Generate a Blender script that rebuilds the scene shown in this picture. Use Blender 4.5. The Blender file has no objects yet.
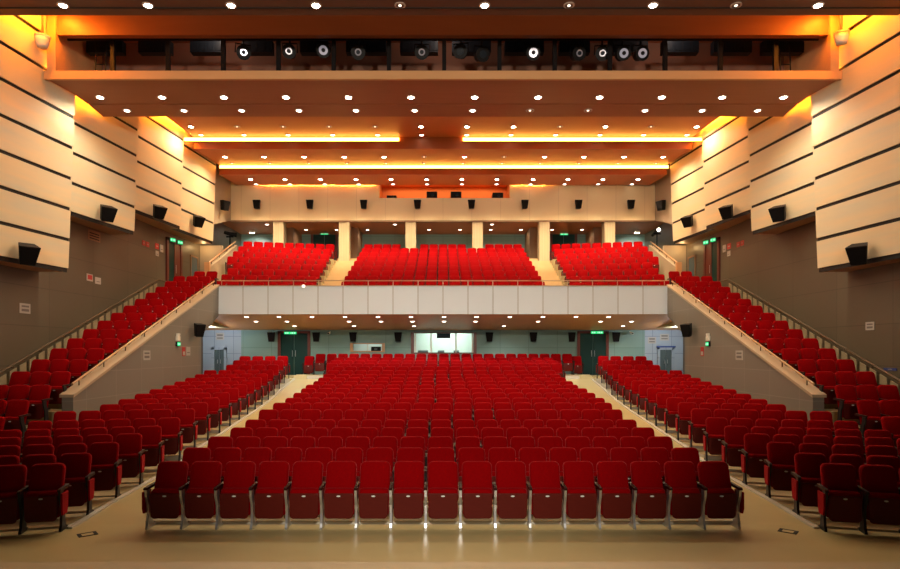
import bpy, math, random
from mathutils import Vector, Matrix
random.seed(4)
C = bpy.context.scene.collection
PI = math.pi
# ------------------------------------------------------------------ camera frame (600 px focal length, 900 px wide)
F, CX, HY, HC = 600.0, 443.0, 351.0, 2.83
def at(px, py, d):
    return Vector(((px - CX) * d / F, d, HC + (HY - py) * d / F))
def zat(py, d): return HC + (HY - py) * d / F
def xat(px, d): return (px - CX) * d / F

# ------------------------------------------------------------------ materials
def principled(name, col, rough=0.6, metal=0.0, spec=0.5, emit=None, estr=0.0):
    m = bpy.data.materials.new(name); m.use_nodes = True
    b = m.node_tree.nodes['Principled BSDF']
    b.inputs['Base Color'].default_value = (*col, 1)
    b.inputs['Roughness'].default_value = rough
    b.inputs['Metallic'].default_value = metal
    b.inputs['Specular IOR Level'].default_value = spec
    if emit:
        b.inputs['Emission Color'].default_value = (*emit, 1)
        b.inputs['Emission Strength'].default_value = estr
    return m
def noisy(name, c1, c2, scale=(1, 1, 1), nscale=4.0, rough=0.6, spec=0.5, detail=4.0, bump=0.0, metal=0.0):
    m = principled(name, c1, rough, metal, spec)
    nt = m.node_tree; N = nt.nodes; L = nt.links
    tc = N.new('ShaderNodeTexCoord'); mp = N.new('ShaderNodeMapping'); mp.inputs['Scale'].default_value = scale
    nz = N.new('ShaderNodeTexNoise'); nz.inputs['Scale'].default_value = nscale; nz.inputs['Detail'].default_value = detail
    mx = N.new('ShaderNodeMix'); mx.data_type = 'RGBA'
    mx.inputs[6].default_value = (*c1, 1); mx.inputs[7].default_value = (*c2, 1)
    L.new(tc.outputs['Object'], mp.inputs['Vector']); L.new(mp.outputs['Vector'], nz.inputs['Vector'])
    L.new(nz.outputs['Fac'], mx.inputs['Factor'])
    L.new(mx.outputs[2], N['Principled BSDF'].inputs['Base Color'])
    if bump:
        bp = N.new('ShaderNodeBump'); bp.inputs['Strength'].default_value = bump; bp.inputs['Distance'].default_value = 0.01
        L.new(nz.outputs['Fac'], bp.inputs['Height']); L.new(bp.outputs['Normal'], N['Principled BSDF'].inputs['Normal'])
    return m
def slabs(name, c1, c2, joint, w, h, axis='yz', rough=0.6, joint_size=0.012, spec=0.4):
    """cladding slabs with thin joints, laid on the axes given"""
    m = principled(name, c1, rough, 0, spec)
    nt = m.node_tree; N = nt.nodes; L = nt.links
    tc = N.new('ShaderNodeTexCoord'); sp = N.new('ShaderNodeSeparateXYZ'); cb = N.new('ShaderNodeCombineXYZ')
    L.new(tc.outputs['Object'], sp.inputs[0])
    L.new(sp.outputs['XYZ'.index(axis[0].upper())], cb.inputs[0]); L.new(sp.outputs['XYZ'.index(axis[1].upper())], cb.inputs[1])
    br = N.new('ShaderNodeTexBrick'); br.offset = 0.0
    br.inputs['Scale'].default_value = 1.0
    br.inputs['Color1'].default_value = (*c1, 1); br.inputs['Color2'].default_value = (*c2, 1); br.inputs['Mortar'].default_value = (*joint, 1)
    br.inputs['Brick Width'].default_value = w; br.inputs['Row Height'].default_value = h; br.inputs['Mortar Size'].default_value = joint_size
    br.inputs['Mortar Smooth'].default_value = 0.0
    L.new(cb.outputs[0], br.inputs['Vector'])
    L.new(br.outputs['Color'], N['Principled BSDF'].inputs['Base Color'])
    return m
def emitter(name, col, strength):
    m = bpy.data.materials.new(name); m.use_nodes = True
    nt = m.node_tree; nt.nodes.remove(nt.nodes['Principled BSDF'])
    e = nt.nodes.new('ShaderNodeEmission'); e.inputs['Color'].default_value = (*col, 1); e.inputs['Strength'].default_value = strength
    nt.links.new(e.outputs[0], nt.nodes['Material Output'].inputs['Surface'])
    return m

M = {}
M['fabric'] = noisy('red_velvet', (0.20, 0.0004, 0.0014), (0.265, 0.0006, 0.0019), (1, 1, 1), 30, 0.85, 0.03)
_b = M['fabric'].node_tree.nodes['Principled BSDF']
_b.inputs['Sheen Weight'].default_value = 0.35; _b.inputs['Sheen Roughness'].default_value = 0.35; _b.inputs['Sheen Tint'].default_value = (1, .16, .18, 1)
M['shell'] = noisy('dark_plywood', (0.085, 0.006, 0.003), (0.115, 0.009, 0.005), (1, 1, 8), 6, 0.45, 0.2)
M['chrome'] = principled('brushed_aluminium', (0.62, 0.63, 0.66), 0.32, 0.85)
M['black'] = principled('black_plastic', (0.005, 0.005, 0.006), 0.5, 0, 0.15)
M['cone'] = principled('speaker_cone', (0.007, 0.006, 0.006), 0.8, 0, 0.1)
M['plate'] = principled('white_enamel', (0.75, 0.75, 0.72), 0.3)
M['arm'] = principled('dark_armrest', (0.03, 0.006, 0.005), 0.5, 0, 0.2)
M['legdark'] = principled('black_leg', (0.014, 0.012, 0.012), 0.45, 0, 0.3)
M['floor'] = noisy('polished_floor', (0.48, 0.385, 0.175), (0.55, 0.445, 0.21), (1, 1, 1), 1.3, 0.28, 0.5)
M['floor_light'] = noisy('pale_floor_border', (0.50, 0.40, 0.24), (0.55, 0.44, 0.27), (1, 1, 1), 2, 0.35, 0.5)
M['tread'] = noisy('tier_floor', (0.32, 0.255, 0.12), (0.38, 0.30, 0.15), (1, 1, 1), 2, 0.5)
M['riser'] = principled('white_riser', (0.55, 0.52, 0.44), 0.5)
M['stair'] = noisy('stair_wood', (0.60, 0.42, 0.20), (0.70, 0.50, 0.26), (1, 1, 1), 3, 0.45)
M['wall'] = slabs('wall_slabs', (0.105, 0.085, 0.057), (0.118, 0.096, 0.065), (0.082, 0.065, 0.044), 2.4, 1.2, 'yz', 0.45)
M['rampwall'] = slabs('ramp_wall_slabs', (0.20, 0.178, 0.148), (0.215, 0.192, 0.16), (0.26, 0.235, 0.195), 1.5, 0.75, 'yz', 0.4)
M['cap'] = principled('ramp_wall_cap', (0.46, 0.36, 0.24), 0.4)
M['fascia'] = slabs('beige_cladding', (0.86, 0.68, 0.38), (0.88, 0.70, 0.40), (0.72, 0.55, 0.30), 1.6, 4.0, 'xz', 0.55)
M['sidebeige'] = principled('beige_plaster', (0.40, 0.31, 0.21), 0.6)
M['column'] = slabs('column_cladding', (0.52, 0.42, 0.25), (0.54, 0.44, 0.27), (0.40, 0.31, 0.18), 0.145, 6.0, 'xz', 0.5, 0.006)
M['brown'] = noisy('brown_return', (0.24, 0.13, 0.07), (0.27, 0.15, 0.08), (1, 1, 1), 3, 0.55)
M['parapet'] = slabs('white_parapet_panels', (0.70, 0.76, 0.82), (0.74, 0.80, 0.86), (0.30, 0.27, 0.24), 1.0917, 3.0, 'xz', 0.5, 0.014)
M['teal'] = slabs('grey_green_cladding', (0.17, 0.29, 0.265), (0.19, 0.31, 0.285), (0.12, 0.20, 0.185), 1.5, 1.0, 'xz', 0.55)
M['bluewall'] = slabs('blue_grey_cladding', (0.30, 0.36, 0.44), (0.33, 0.39, 0.47), (0.18, 0.22, 0.28), 1.0, 0.9, 'xz', 0.5)
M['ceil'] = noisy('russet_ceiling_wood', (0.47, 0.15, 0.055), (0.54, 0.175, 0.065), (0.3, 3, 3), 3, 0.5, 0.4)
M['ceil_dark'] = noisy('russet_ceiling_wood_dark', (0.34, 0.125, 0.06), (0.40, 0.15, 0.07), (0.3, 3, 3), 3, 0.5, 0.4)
M['lip'] = noisy('light_oak_lip', (0.62, 0.33, 0.14), (0.70, 0.38, 0.17), (0.4, 3, 3), 3, 0.45)
M['soffit'] = noisy('balcony_soffit_wood', (0.50, 0.23, 0.085), (0.56, 0.265, 0.10), (2, 0.3, 1), 3, 0.45)
M['panel'] = noisy('birch_panel_light_bands', (0.94, 0.63, 0.29), (0.58, 0.60, 0.50), (0.25, 0.25, 2.2), 1.4, 0.5, 0.4, 2.0)  # veneer noise also carries cream and blue-grey bands of uneven light
M['panelbody'] = noisy('panel_underside_wood', (0.30, 0.17, 0.09), (0.34, 0.20, 0.11), (1, 1, 1), 3, 0.55)
M['groove'] = principled('black_groove', (0.012, 0.010, 0.009), 0.7)
M['dark'] = principled('dark_void', (0.02, 0.015, 0.013), 0.9)
M['bridgewall'] = principled('bridge_back_wall', (0.22, 0.11, 0.075), 0.8)
M['doorred'] = noisy('dark_red_wood', (0.10, 0.018, 0.012), (0.13, 0.025, 0.015), (3, 3, 0.5), 4, 0.4)
M['doorleaf'] = principled('dark_teal_leaf', (0.006, 0.034, 0.030), 0.5, 0, 0.2)
M['slate'] = principled('slate_door', (0.06, 0.09, 0.10), 0.5)
M['rail'] = noisy('rail_wood', (0.42, 0.22, 0.10), (0.48, 0.26, 0.12), (1, 1, 1), 4, 0.35)
M['raildark'] = principled('bronze_rail', (0.09, 0.055, 0.028), 0.5, 0.2)
M['infill'] = noisy('pale_infill_panel', (0.36, 0.30, 0.19), (0.26, 0.21, 0.13), (1, 1, 1), 9, 0.4)
M['steel'] = principled('rail_steel', (0.45, 0.35, 0.25), 0.35, 0.8)
M['paper'] = principled('white_sheet', (0.42, 0.39, 0.35), 0.6)
M['ink'] = principled('grey_print', (0.16, 0.14, 0.13), 0.6)
M['redsign'] = principled('red_enamel', (0.45, 0.03, 0.025), 0.4)
M['orange_in'] = principled('orange_booth_wall', (0.75, 0.22, 0.05), 0.6)
M['boothwall'] = principled('booth_wall', (0.75, 0.80, 0.74), 0.6)
M['whitepaint'] = principled('white_paint', (0.75, 0.70, 0.60), 0.5)
M['bluelight'] = principled('blue_steel_housing', (0.007, 0.014, 0.024), 0.5, 0.0, 0.2)
M['navy'] = principled('blue_strip', (0.03, 0.06, 0.25), 0.4)
M['lens'] = principled('stage_lens', (0.55, 0.55, 0.65), 0.12, 0.6, emit=(0.8, 0.8, 1.0), estr=0.02)
M['lensbright'] = principled('stage_lens_bright', (0.6, 0.6, 0.7), 0.1, 0.6, emit=(0.85, 0.85, 1.0), estr=0.18)
M['lamp'] = emitter('lamp_glow', (1.0, 0.90, 0.74), 45)
M['lamp_faint'] = emitter('lamp_dim', (1.0, 0.80, 0.62), 2.0)
M['lamp_small'] = emitter('lamp_glow_small', (1.0, 0.86, 0.72), 9)
M['lampring'] = principled('lamp_trim_ring', (0.55, 0.42, 0.34), 0.4)
M['cove'] = emitter('cove_strip', (1.0, 0.44, 0.07), 15)
M['cove_dim'] = emitter('dim_cove_strip', (1.0, 0.5, 0.2), 7)
M['cove_wall'] = emitter('rear_wall_cove_strip', (1.0, 0.52, 0.08), 260)
M['cove_side'] = emitter('side_cove_strip', (1.0, 0.27, 0.016), 125)
M['green'] = emitter('green_sign_light', (0.02, 0.8, 0.22), 1.0)
M['greenmark'] = emitter('green_sign_mark', (0.55, 1.0, 0.7), 1.1)
M['screen'] = emitter('followspot_lens', (1.0, 0.92, 0.75), 6)
def glass():
    m = principled('clear_glass', (1, 1, 1), 0.02)
    b = m.node_tree.nodes['Principled BSDF']; b.inputs['Transmission Weight'].default_value = 1.0; b.inputs['IOR'].default_value = 1.05
    b.inputs['Alpha'].default_value = 0.25
    return m
M['glass'] = glass()

# ------------------------------------------------------------------ mesh helpers
class MB:
    def __init__(s): s.v, s.f, s.m = [], [], []
    def add(s, vs, fs, mi=0):
        b = len(s.v); s.v += [tuple(v) for v in vs]
        for f in fs: s.f.append(tuple(i + b for i in f)); s.m.append(mi)
        return s
    def box(s, x0, x1, y0, y1, z0, z1, mi=0):
        if x0 > x1: x0, x1 = x1, x0
        if y0 > y1: y0, y1 = y1, y0
        if z0 > z1: z0, z1 = z1, z0
        return s.add([(x0,y0,z0),(x1,y0,z0),(x1,y1,z0),(x0,y1,z0),(x0,y0,z1),(x1,y0,z1),(x1,y1,z1),(x0,y1,z1)],
                     [(0,3,2,1),(4,5,6,7),(0,1,5,4),(1,2,6,5),(2,3,7,6),(3,0,4,7)], mi)
    def quad(s, a, b, c, d, mi=0): return s.add([a,b,c,d], [(0,1,2,3)], mi)
    def prism_x(s, pts, x0, x1, mi=0):
        """polygon of (y,z) points extruded along x"""
        n = len(pts)
        vs = [(x0, y, z) for y, z in pts] + [(x1, y, z) for y, z in pts]
        fs = [tuple(range(n)), tuple(range(2*n-1, n-1, -1))] + [(i, i+n, (i+1) % n + n, (i+1) % n) for i in range(n)]
        return s.add(vs, fs, mi)
    def prism_z(s, pts, z0, z1, mi=0):
        n = len(pts)
        vs = [(x, y, z0) for x, y in pts] + [(x, y, z1) for x, y in pts]
        fs = [tuple(range(n-1, -1, -1)), tuple(range(n, 2*n))] + [(i, (i+1) % n, (i+1) % n + n, i+n) for i in range(n)]
        return s.add(vs, fs, mi)
    def tube(s, path, r, n=8, mi=0, r2=None):
        path = [Vector(p) for p in path]; rings = []; b = len(s.v)
        for i, p in enumerate(path):
            d = (path[min(i+1, len(path)-1)] - path[max(i-1, 0)]).normalized()
            up = Vector((0,0,1)) if abs(d.z) < 0.95 else Vector((0,1,0))
            a = d.cross(up).normalized(); c = a.cross(d).normalized()
            rr = r if r2 is None else r + (r2 - r) * i / max(1, len(path)-1)
            for k in range(n):
                t = 2*PI*k/n; s.v.append(tuple(p + a*math.cos(t)*rr + c*math.sin(t)*rr))
        for i in range(len(path)-1):
            for k in range(n):
                k2 = (k+1) % n
                s.f.append((b+i*n+k, b+i*n+k2, b+(i+1)*n+k2, b+(i+1)*n+k)); s.m.append(mi)
        e = b + (len(path)-1)*n
        s.f.append(tuple(b+k for k in range(n-1, -1, -1))); s.m.append(mi)
        s.f.append(tuple(e+k for k in range(n))); s.m.append(mi)
        return s
    def data(s, name, mats, smooth=False):
        me = bpy.data.meshes.new(name); me.from_pydata(s.v, [], s.f)
        for m in (mats if isinstance(mats, (list, tuple)) else [mats]): me.materials.append(m)
        me.polygons.foreach_set('material_index', s.m)
        import bmesh
        bm = bmesh.new(); bm.from_mesh(me); bmesh.ops.recalc_face_normals(bm, faces=bm.faces[:]); bm.to_mesh(me); bm.free()
        if smooth:
            me.polygons.foreach_set('use_smooth', [True]*len(me.polygons))
        me.update(); return me
    def build(s, name, mats, parent=None, smooth=False, bevel=0.0):
        o = bpy.data.objects.new(name, s.data(name, mats, smooth)); C.objects.link(o)
        if parent: o.parent = parent
        if bevel:
            b = o.modifiers.new('edge', 'BEVEL'); b.width = bevel; b.segments = 2; b.limit_method = 'ANGLE'
        return o
def tag(o, label=None, cat=None, group=None, kind=None):
    if label: o['label'] = label
    if cat: o['category'] = cat
    if group: o['group'] = group
    if kind: o['kind'] = kind
    return o
def thing(name, label, cat, loc=(0,0,0), rot=(0,0,0), group=None):
    o = bpy.data.objects.new(name, None); C.objects.link(o); o.empty_display_size = 0.1
    o.location = loc; o.rotation_euler = rot
    return tag(o, label, cat, group)
def struct(name, mb, mats, label=None, cat=None):
    return tag(mb.build(name, mats), label, cat, kind='structure')
def inst(name, me, parent):
    o = bpy.data.objects.new(name, me); C.objects.link(o); o.parent = parent; return o
ORD = ['zeroth','first','second','third','fourth','fifth','sixth','seventh','eighth','ninth','tenth','eleventh','twelfth','thirteenth','fourteenth','fifteenth','sixteenth','seventeenth','eighteenth','nineteenth','twentieth']
def light(kind, name, loc, energy, col, rot=None, **kw):
    l = bpy.data.lights.new(name, kind); l.energy = energy; l.color = col
    for k, v in kw.items(): setattr(l, k, v)
    o = bpy.data.objects.new(name, l); C.objects.link(o); o.location = loc
    if rot: o.rotation_euler = rot
    return o

# ================================================================== seating geometry
D = [None, 9.9, 10.95, 12.15, 13.3, 14.4, 15.5] + [16.6 + 1.008*i for i in range(14)]     # backrest depth of rows 1..20
YT = [None, 460, 448.2, 437.1, 427.4, 420.0, 408.9, 402.2, 397.4, 392.4, 388, 384.4, 380.8, 377.3, 373.9, 370.1, 366.3, 363, 360.3, 357.4, 353.6]
SEAT_H = 1.03
Z = [0.0, 0.0, 0.055, 0.085, 0.12, 0.17] + [zat(YT[k], D[k]) - SEAT_H for k in range(6, 21)]
def edge(y): return 6.0 + 0.06*(y - 9.5)              # inner edge of the side blocks
SIDE_TH = math.radians(14); SIDE_T = math.tan(SIDE_TH)
SIDE_D = [8.7, 9.7, 10.5, 11.5, 12.5, 13.5] + [14.6 + 1.02*i for i in range(14)]       # side block rows 1..19
def floor_at(y):
    for k in range(1, 20):
        if y <= D[k+1]: return Z[k] + (Z[k+1]-Z[k])*max(0, (y-D[k])/(D[k+1]-D[k]))
    return Z[20]
ZS = lambda k: floor_at(SIDE_D[k]) + max(0, k-16)*.06
RD = lambda j: 15.6 + 0.82*j                            # ramp rows
RZ = lambda j: 0.93 + 0.319*j
BD = lambda k: 27.6 + 0.8*k                             # balcony rows
BZS = lambda k: 5.0 + 0.40*k
BZ = lambda k: 5.0 + 0.356*k

# ------------------------------------------------------------------ seat parts (local: faces -Y, origin on the floor below the top of the backrest)
def cushion(w0, w1, h, t, rad, lean, rad_low=0.03, inset=0.03, nseg=4):
    """padded slab; returns verts/faces in (x, depth forward, height) with rounded corners"""
    out = []
    def arc(cx, cz, r, a0, a1):
        for i in range(nseg+1):
            a = a0 + (a1-a0)*i/nseg; out.append((cx + r*math.cos(a), cz + r*math.sin(a)))
    arc(w1-rad, h-rad, rad, 0, PI/2); arc(-w1+rad, h-rad, rad, PI/2, PI)
    arc(-w0+rad_low, rad_low, rad_low, PI, 1.5*PI); arc(w0-rad_low, rad_low, rad_low, 1.5*PI, 2*PI)
    n = len(out); cz = h/2
    rings = [(0.0, 0.985), (t*0.15, 1.0), (t*0.5, 1.0), (t*0.82, 1.0 - inset*1.3), (t, 1.0 - inset*4)]
    mb = MB(); vs = []
    for dep, sc in rings:
        for x, z in out: vs.append((x*sc, dep, cz + (z-cz)*sc))
    fs = [tuple(range(n))] + [tuple(r*n + i for i in (0,))[:0] or (r*n+i, r*n+(i+1) % n, (r+1)*n+(i+1) % n, (r+1)*n+i) for r in range(len(rings)-1) for i in range(n)]
    fs.append(tuple((len(rings)-1)*n + i for i in range(n-1, -1, -1)))
    ys, zs = lean
    base = Vector((0, ys[0], zs[0])); ax = (Vector((0, ys[1], zs[1])) - base).normalized(); fw = Vector((0, -ax.z, ax.y))
    pts = [Vector((x, 0, 0)) + base + ax*z + fw*d for x, d, z in vs]
    return mb.add(pts, fs)
def ell(mb, cx, y, cz, rx, rz, n=10, t=0.004):
    a = [(cx+rx*math.cos(2*PI*i/n), y, cz+rz*math.sin(2*PI*i/n)) for i in range(n)]
    b = [(x, y-t, z) for x, _, z in a]
    return mb.add(a+b, [tuple(range(n)), tuple(range(2*n-1, n-1, -1))] + [(i, (i+1) % n, (i+1) % n+n, i+n) for i in range(n)])
LEGP = [(-.43,.63),(-.415,.52),(-.36,.38),(-.345,.24),(-.37,.09),(-.40,.03),(-.40,0),(-.11,0),(-.11,.025),(-.2,.06),(-.23,.24),(-.245,.38),(-.30,.52),(-.31,.63)]
def leg_mb(x): return MB().prism_x(LEGP, x-.019, x+.019)
def arm_mb(x): return MB().prism_x([(-.445,.632),(-.45,.655),(-.43,.672),(-.08,.690),(-.06,.675),(-.06,.64)], x-.024, x+.024)
SP = {}
SP['backrest'] = (cushion(.2475,.2445,.64,.095,.085,((-.20,0.0),(.40,1.03))), M['fabric'])
SP['back_shell'] = (cushion(.20,.19,.50,.022,.05,((-.145,.012),(.40,.90))), M['shell'])
SP['seat_cushion'] = (cushion(.236,.236,.43,.115,.05,((-.24,-.235),(.20,.63))), M['fabric'])
SP['seat_shell'] = (cushion(.225,.238,.40,.022,.03,((-.358,-.352),(.165,.565)),rad_low=.06,inset=.012), M['shell'])
SP['number_plate'] = (ell(MB(), 0, -.377, .525, .032, .013), M['plate'])
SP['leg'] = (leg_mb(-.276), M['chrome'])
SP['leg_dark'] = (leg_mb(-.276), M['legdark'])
SP['leg_dark_r'] = (leg_mb(.276), M['legdark'])
SP['armrest'] = (arm_mb(-.276), M['arm'])
SP['leg_r'] = (leg_mb(.276), M['chrome'])
SP['armrest_r'] = (arm_mb(.276), M['arm'])
PANELP = [(-.44,.60),(-.44,.34),(-.41,.26),(-.24,.26),(-.20,.34),(-.18,.60)]
SP['side_panel_l'] = (MB().prism_x(PANELP, -.325, -.297), M['fabric'])
SP['side_panel_r'] = (MB().prism_x(PANELP, .297, .325), M['fabric'])
NAME = {'leg_r': 'leg', 'leg_dark': 'leg', 'leg_dark_r': 'leg', 'armrest_r': 'armrest', 'side_panel_l': 'side_panel', 'side_panel_r': 'side_panel'}
SDATA = {k: mb.data(NAME.get(k, k), m, smooth=(k in ('backrest','seat_cushion'))) for k, (mb, m) in SP.items()}
for k in ('backrest', 'seat_cushion'):
    SDATA[k].set_sharp_from_angle(angle=math.radians(55))

seats = []    # (x, y, z, rot, parts, label, group)
BASE = ['backrest','back_shell','seat_cushion','seat_shell','number_plate','leg','armrest']
def add_seat(x, y, z, rot, last, panel, label, group):
    px = CX + F*x/y
    if px < -22 or px > 922: return
    parts = list(BASE)
    if last: parts += ['leg_r', 'armrest_r']
    if panel: parts.append('side_panel_' + panel)
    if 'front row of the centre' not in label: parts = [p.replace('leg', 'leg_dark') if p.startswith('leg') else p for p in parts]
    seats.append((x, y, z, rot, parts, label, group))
P = 0.553
for k in range(1, 21):
    n = 17 if k < 17 else 19 if k < 20 else 23
    jx = 0 if k == 1 else random.uniform(-.07, .07)
    for i in range(n):
        row = ORD[k] + ' row' if k > 1 else 'front row'
        lab = f"red tip-up seat, {ORD[i+1]} from the left in the {row} of the centre block" if i < 20 else ''
        add_seat((i-(n-1)/2)*P + jx, D[k], Z[k], 0, i == n-1, 'l' if i == 0 else 'r' if i == n-1 else None, lab, 'red seats of the centre block')
for s in (-1, 1):
    side = 'left' if s < 0 else 'right'
    th = SIDE_TH
    for k in range(1, 20):
        i = 0
        while True:
            x = edge(SIDE_D[k]) + .34 + i*P*math.cos(th); y = SIDE_D[k] - i*P*math.sin(th)
            lim = 9.42 if k > 5 else 9.75
            if x > lim: break
            row = ORD[k] + ' row' if k > 1 else 'front row'
            i += 1
            more = edge(SIDE_D[k]) + .34 + i*P*math.cos(th) <= lim
            # the right-hand standard closes the row at its right end
            closing = (s < 0 and i == 1) or (s > 0 and not more)
            add_seat(s*x, y, ZS(k), -s*th, closing, ('r' if s < 0 else 'l') if i == 1 else None,
                     f"red tip-up seat, {ORD[i]} from the aisle in the {row} of the {side} block", f'red seats of the {side} block')
    for j in range(-2, 15):
        for i in range(3):
            if j == 14 and i == 2: continue
            x = 10.40 + i*P
            closing = (s < 0 and i == 0) or (s > 0 and i == 2)
            add_seat(s*x, RD(j), RZ(j), 0, closing, None, f"red seat, {ORD[i+1]} from the low wall in the {ORD[j+3]} row up the {side} ramp", f'red seats of the {side} ramp')
# balcony
for k in range(9):
    n = 17
    for i in range(n):
        x = (i-(n-1)/2)*P*(1-.006*k)
        if k == 8 and min(abs(x-c) for c in (-1.79, 1.93)) < .6: continue
        add_seat(x, BD(k), BZ(k), 0, i == n-1, None, '', 'balcony')
    for s in (-1, 1):
        if k == 8: break
        th = math.radians(11)
        for i in range(11):
            x = 6.35 + i*P*math.cos(th); y = BD(k) + .55 - i*P*math.sin(th)
            lim = 10.35 + 0.09*k
            if x > lim or y < 26.95: break
            add_seat(s*x, y, BZS(k), -s*th, (i == 0 if s < 0 else False), ('r' if s < 0 else 'l') if i == 0 else None, '', 'balcony')
# two lone seats by the doors
for s in (-1, 1): add_seat(s*6.72, 30.3, Z[20] - .12, 0, True, None, '', 'x')

def visible_rank(a): return a[1]
cand = sorted([q for q in seats if q[5]], key=visible_rank)
near = cand[:302]; far_ids = set(id(q) for q in near)
for (x, y, z, rot, parts, label, group) in near:
    r = thing('theater_seat', label, 'seat', (x, y, z), (0, 0, rot), group)
    for p in parts: inst(NAME.get(p, p), SDATA[p], r)
# everything farther back: one object
rest = [q for q in seats if id(q) not in far_ids]
mb = MB(); mats = [M['fabric'], M['shell'], M['plate'], M['legdark'], M['arm']]
for (x, y, z, rot, parts, label, group) in rest:
    T = Matrix.Translation((x, y, z)) @ Matrix.Rotation(rot, 4, 'Z')
    for p in parts:
        src, m = SP[p]
        mb.add([T @ Vector(v) for v in src.v], src.f, mats.index(m))
me = bpy.data.meshes.new('theater_seating'); me.from_pydata(mb.v, [], mb.f)
for m in mats: me.materials.append(m)
me.polygons.foreach_set('material_index', mb.m)
import bmesh
bm = bmesh.new(); bm.from_mesh(me); bmesh.ops.recalc_face_normals(bm, faces=bm.faces[:]); bm.to_mesh(me); bm.free()
me.polygons.foreach_set('use_smooth', [True]*len(me.polygons)); me.set_sharp_from_angle(angle=math.radians(50))
o = bpy.data.objects.new('theater_seating', me); C.objects.link(o)
tag(o, 'the remaining red seats in the rear rows, up the ramps and on the balcony', 'seats', kind='stuff')

# ================================================================== floors
mb = MB()
mb.box(-13, 13, 8.05, D[1]-.1, -.2, 0, 0); mb.box(-13, 13, 3, 8.05, -.2, 0, 1)
struct('floor', mb, [M['floor'], M['floor_light']])
mb = MB()
def tier(x0, x1, k, mi=0, z=None):
    z = Z[k] if z is None else z
    y0, y1 = D[k-1]-.1, D[k]-.1
    mb.box(x0, x1, y0+.03, y1, -.2, z-.012, mi); mb.box(x0, x1, y0, y0+.03, -.2, z-.012, 1)
    mb.box(x0, x1, y0, y1, z-.012, z, 0)
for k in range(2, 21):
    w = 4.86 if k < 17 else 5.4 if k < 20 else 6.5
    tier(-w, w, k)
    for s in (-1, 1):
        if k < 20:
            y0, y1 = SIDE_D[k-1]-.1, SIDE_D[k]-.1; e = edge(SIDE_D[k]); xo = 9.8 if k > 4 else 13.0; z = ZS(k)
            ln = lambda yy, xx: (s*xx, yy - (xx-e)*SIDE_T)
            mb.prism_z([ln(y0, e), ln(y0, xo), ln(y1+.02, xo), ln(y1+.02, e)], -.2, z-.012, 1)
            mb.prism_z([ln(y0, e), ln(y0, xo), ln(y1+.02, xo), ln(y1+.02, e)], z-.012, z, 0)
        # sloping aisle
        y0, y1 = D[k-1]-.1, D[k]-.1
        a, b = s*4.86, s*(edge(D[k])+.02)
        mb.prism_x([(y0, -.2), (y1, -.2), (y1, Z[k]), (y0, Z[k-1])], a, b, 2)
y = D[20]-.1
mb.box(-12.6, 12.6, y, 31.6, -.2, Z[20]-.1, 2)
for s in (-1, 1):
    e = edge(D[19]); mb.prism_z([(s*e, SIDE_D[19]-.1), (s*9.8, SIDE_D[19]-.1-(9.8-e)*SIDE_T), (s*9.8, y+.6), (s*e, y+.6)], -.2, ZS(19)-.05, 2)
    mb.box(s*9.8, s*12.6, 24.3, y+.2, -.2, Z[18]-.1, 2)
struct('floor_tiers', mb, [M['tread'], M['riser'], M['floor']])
for s in (-1, 1):       # white kerb along the outer side of each aisle
    mb = MB(); ys = [9.55] + [D[k]-.1 for k in range(1, 20)]
    for k in range(len(ys)-1):
        za, zb = Z[max(k, 1)], Z[k+1]
        xa, xb = s*(edge(ys[k])-.1), s*(edge(ys[k+1])-.1)
        mb.add([(xa, ys[k], za), (xa+.09*s, ys[k], za), (xb+.09*s, ys[k+1], zb), (xb, ys[k+1], zb),
                (xa, ys[k], za+.03), (xa+.09*s, ys[k], za+.03), (xb+.09*s, ys[k+1], zb+.03), (xb, ys[k+1], zb+.03)],
               [(0,1,2,3),(4,5,6,7),(0,1,5,4),(2,3,7,6),(0,3,7,4),(1,2,6,5)])
    struct('trim_1' if s < 0 else 'trim_2', mb, M['riser'])
# floor boxes in the aisles
for s, nm in ((-1, 'left'), (1, 'right')):
    p = at(87.5 if s < 0 else 788, 534.5 if s < 0 else 531.5, 2.83*600/(534.5-351 if s < 0 else 531.5-351))
    t = thing('floor_socket_box', f"black framed socket plate let into the beige floor at the foot of the {nm} aisle", 'floor socket', (p.x, p.y, 0), (0, 0, math.radians(-40*s)))
    fr = MB(); fr.box(-.13,.13,-.10,-.07,0,.008); fr.box(-.13,.13,.07,.10,0,.008); fr.box(-.13,-.08,-.07,.07,0,.008); fr.box(.08,.13,-.07,.07,0,.008)
    fr.build('frame', M['black'], t); MB().box(-.08,.08,-.07,.07,0,.004).build('lid', M['floor'], t)

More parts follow.
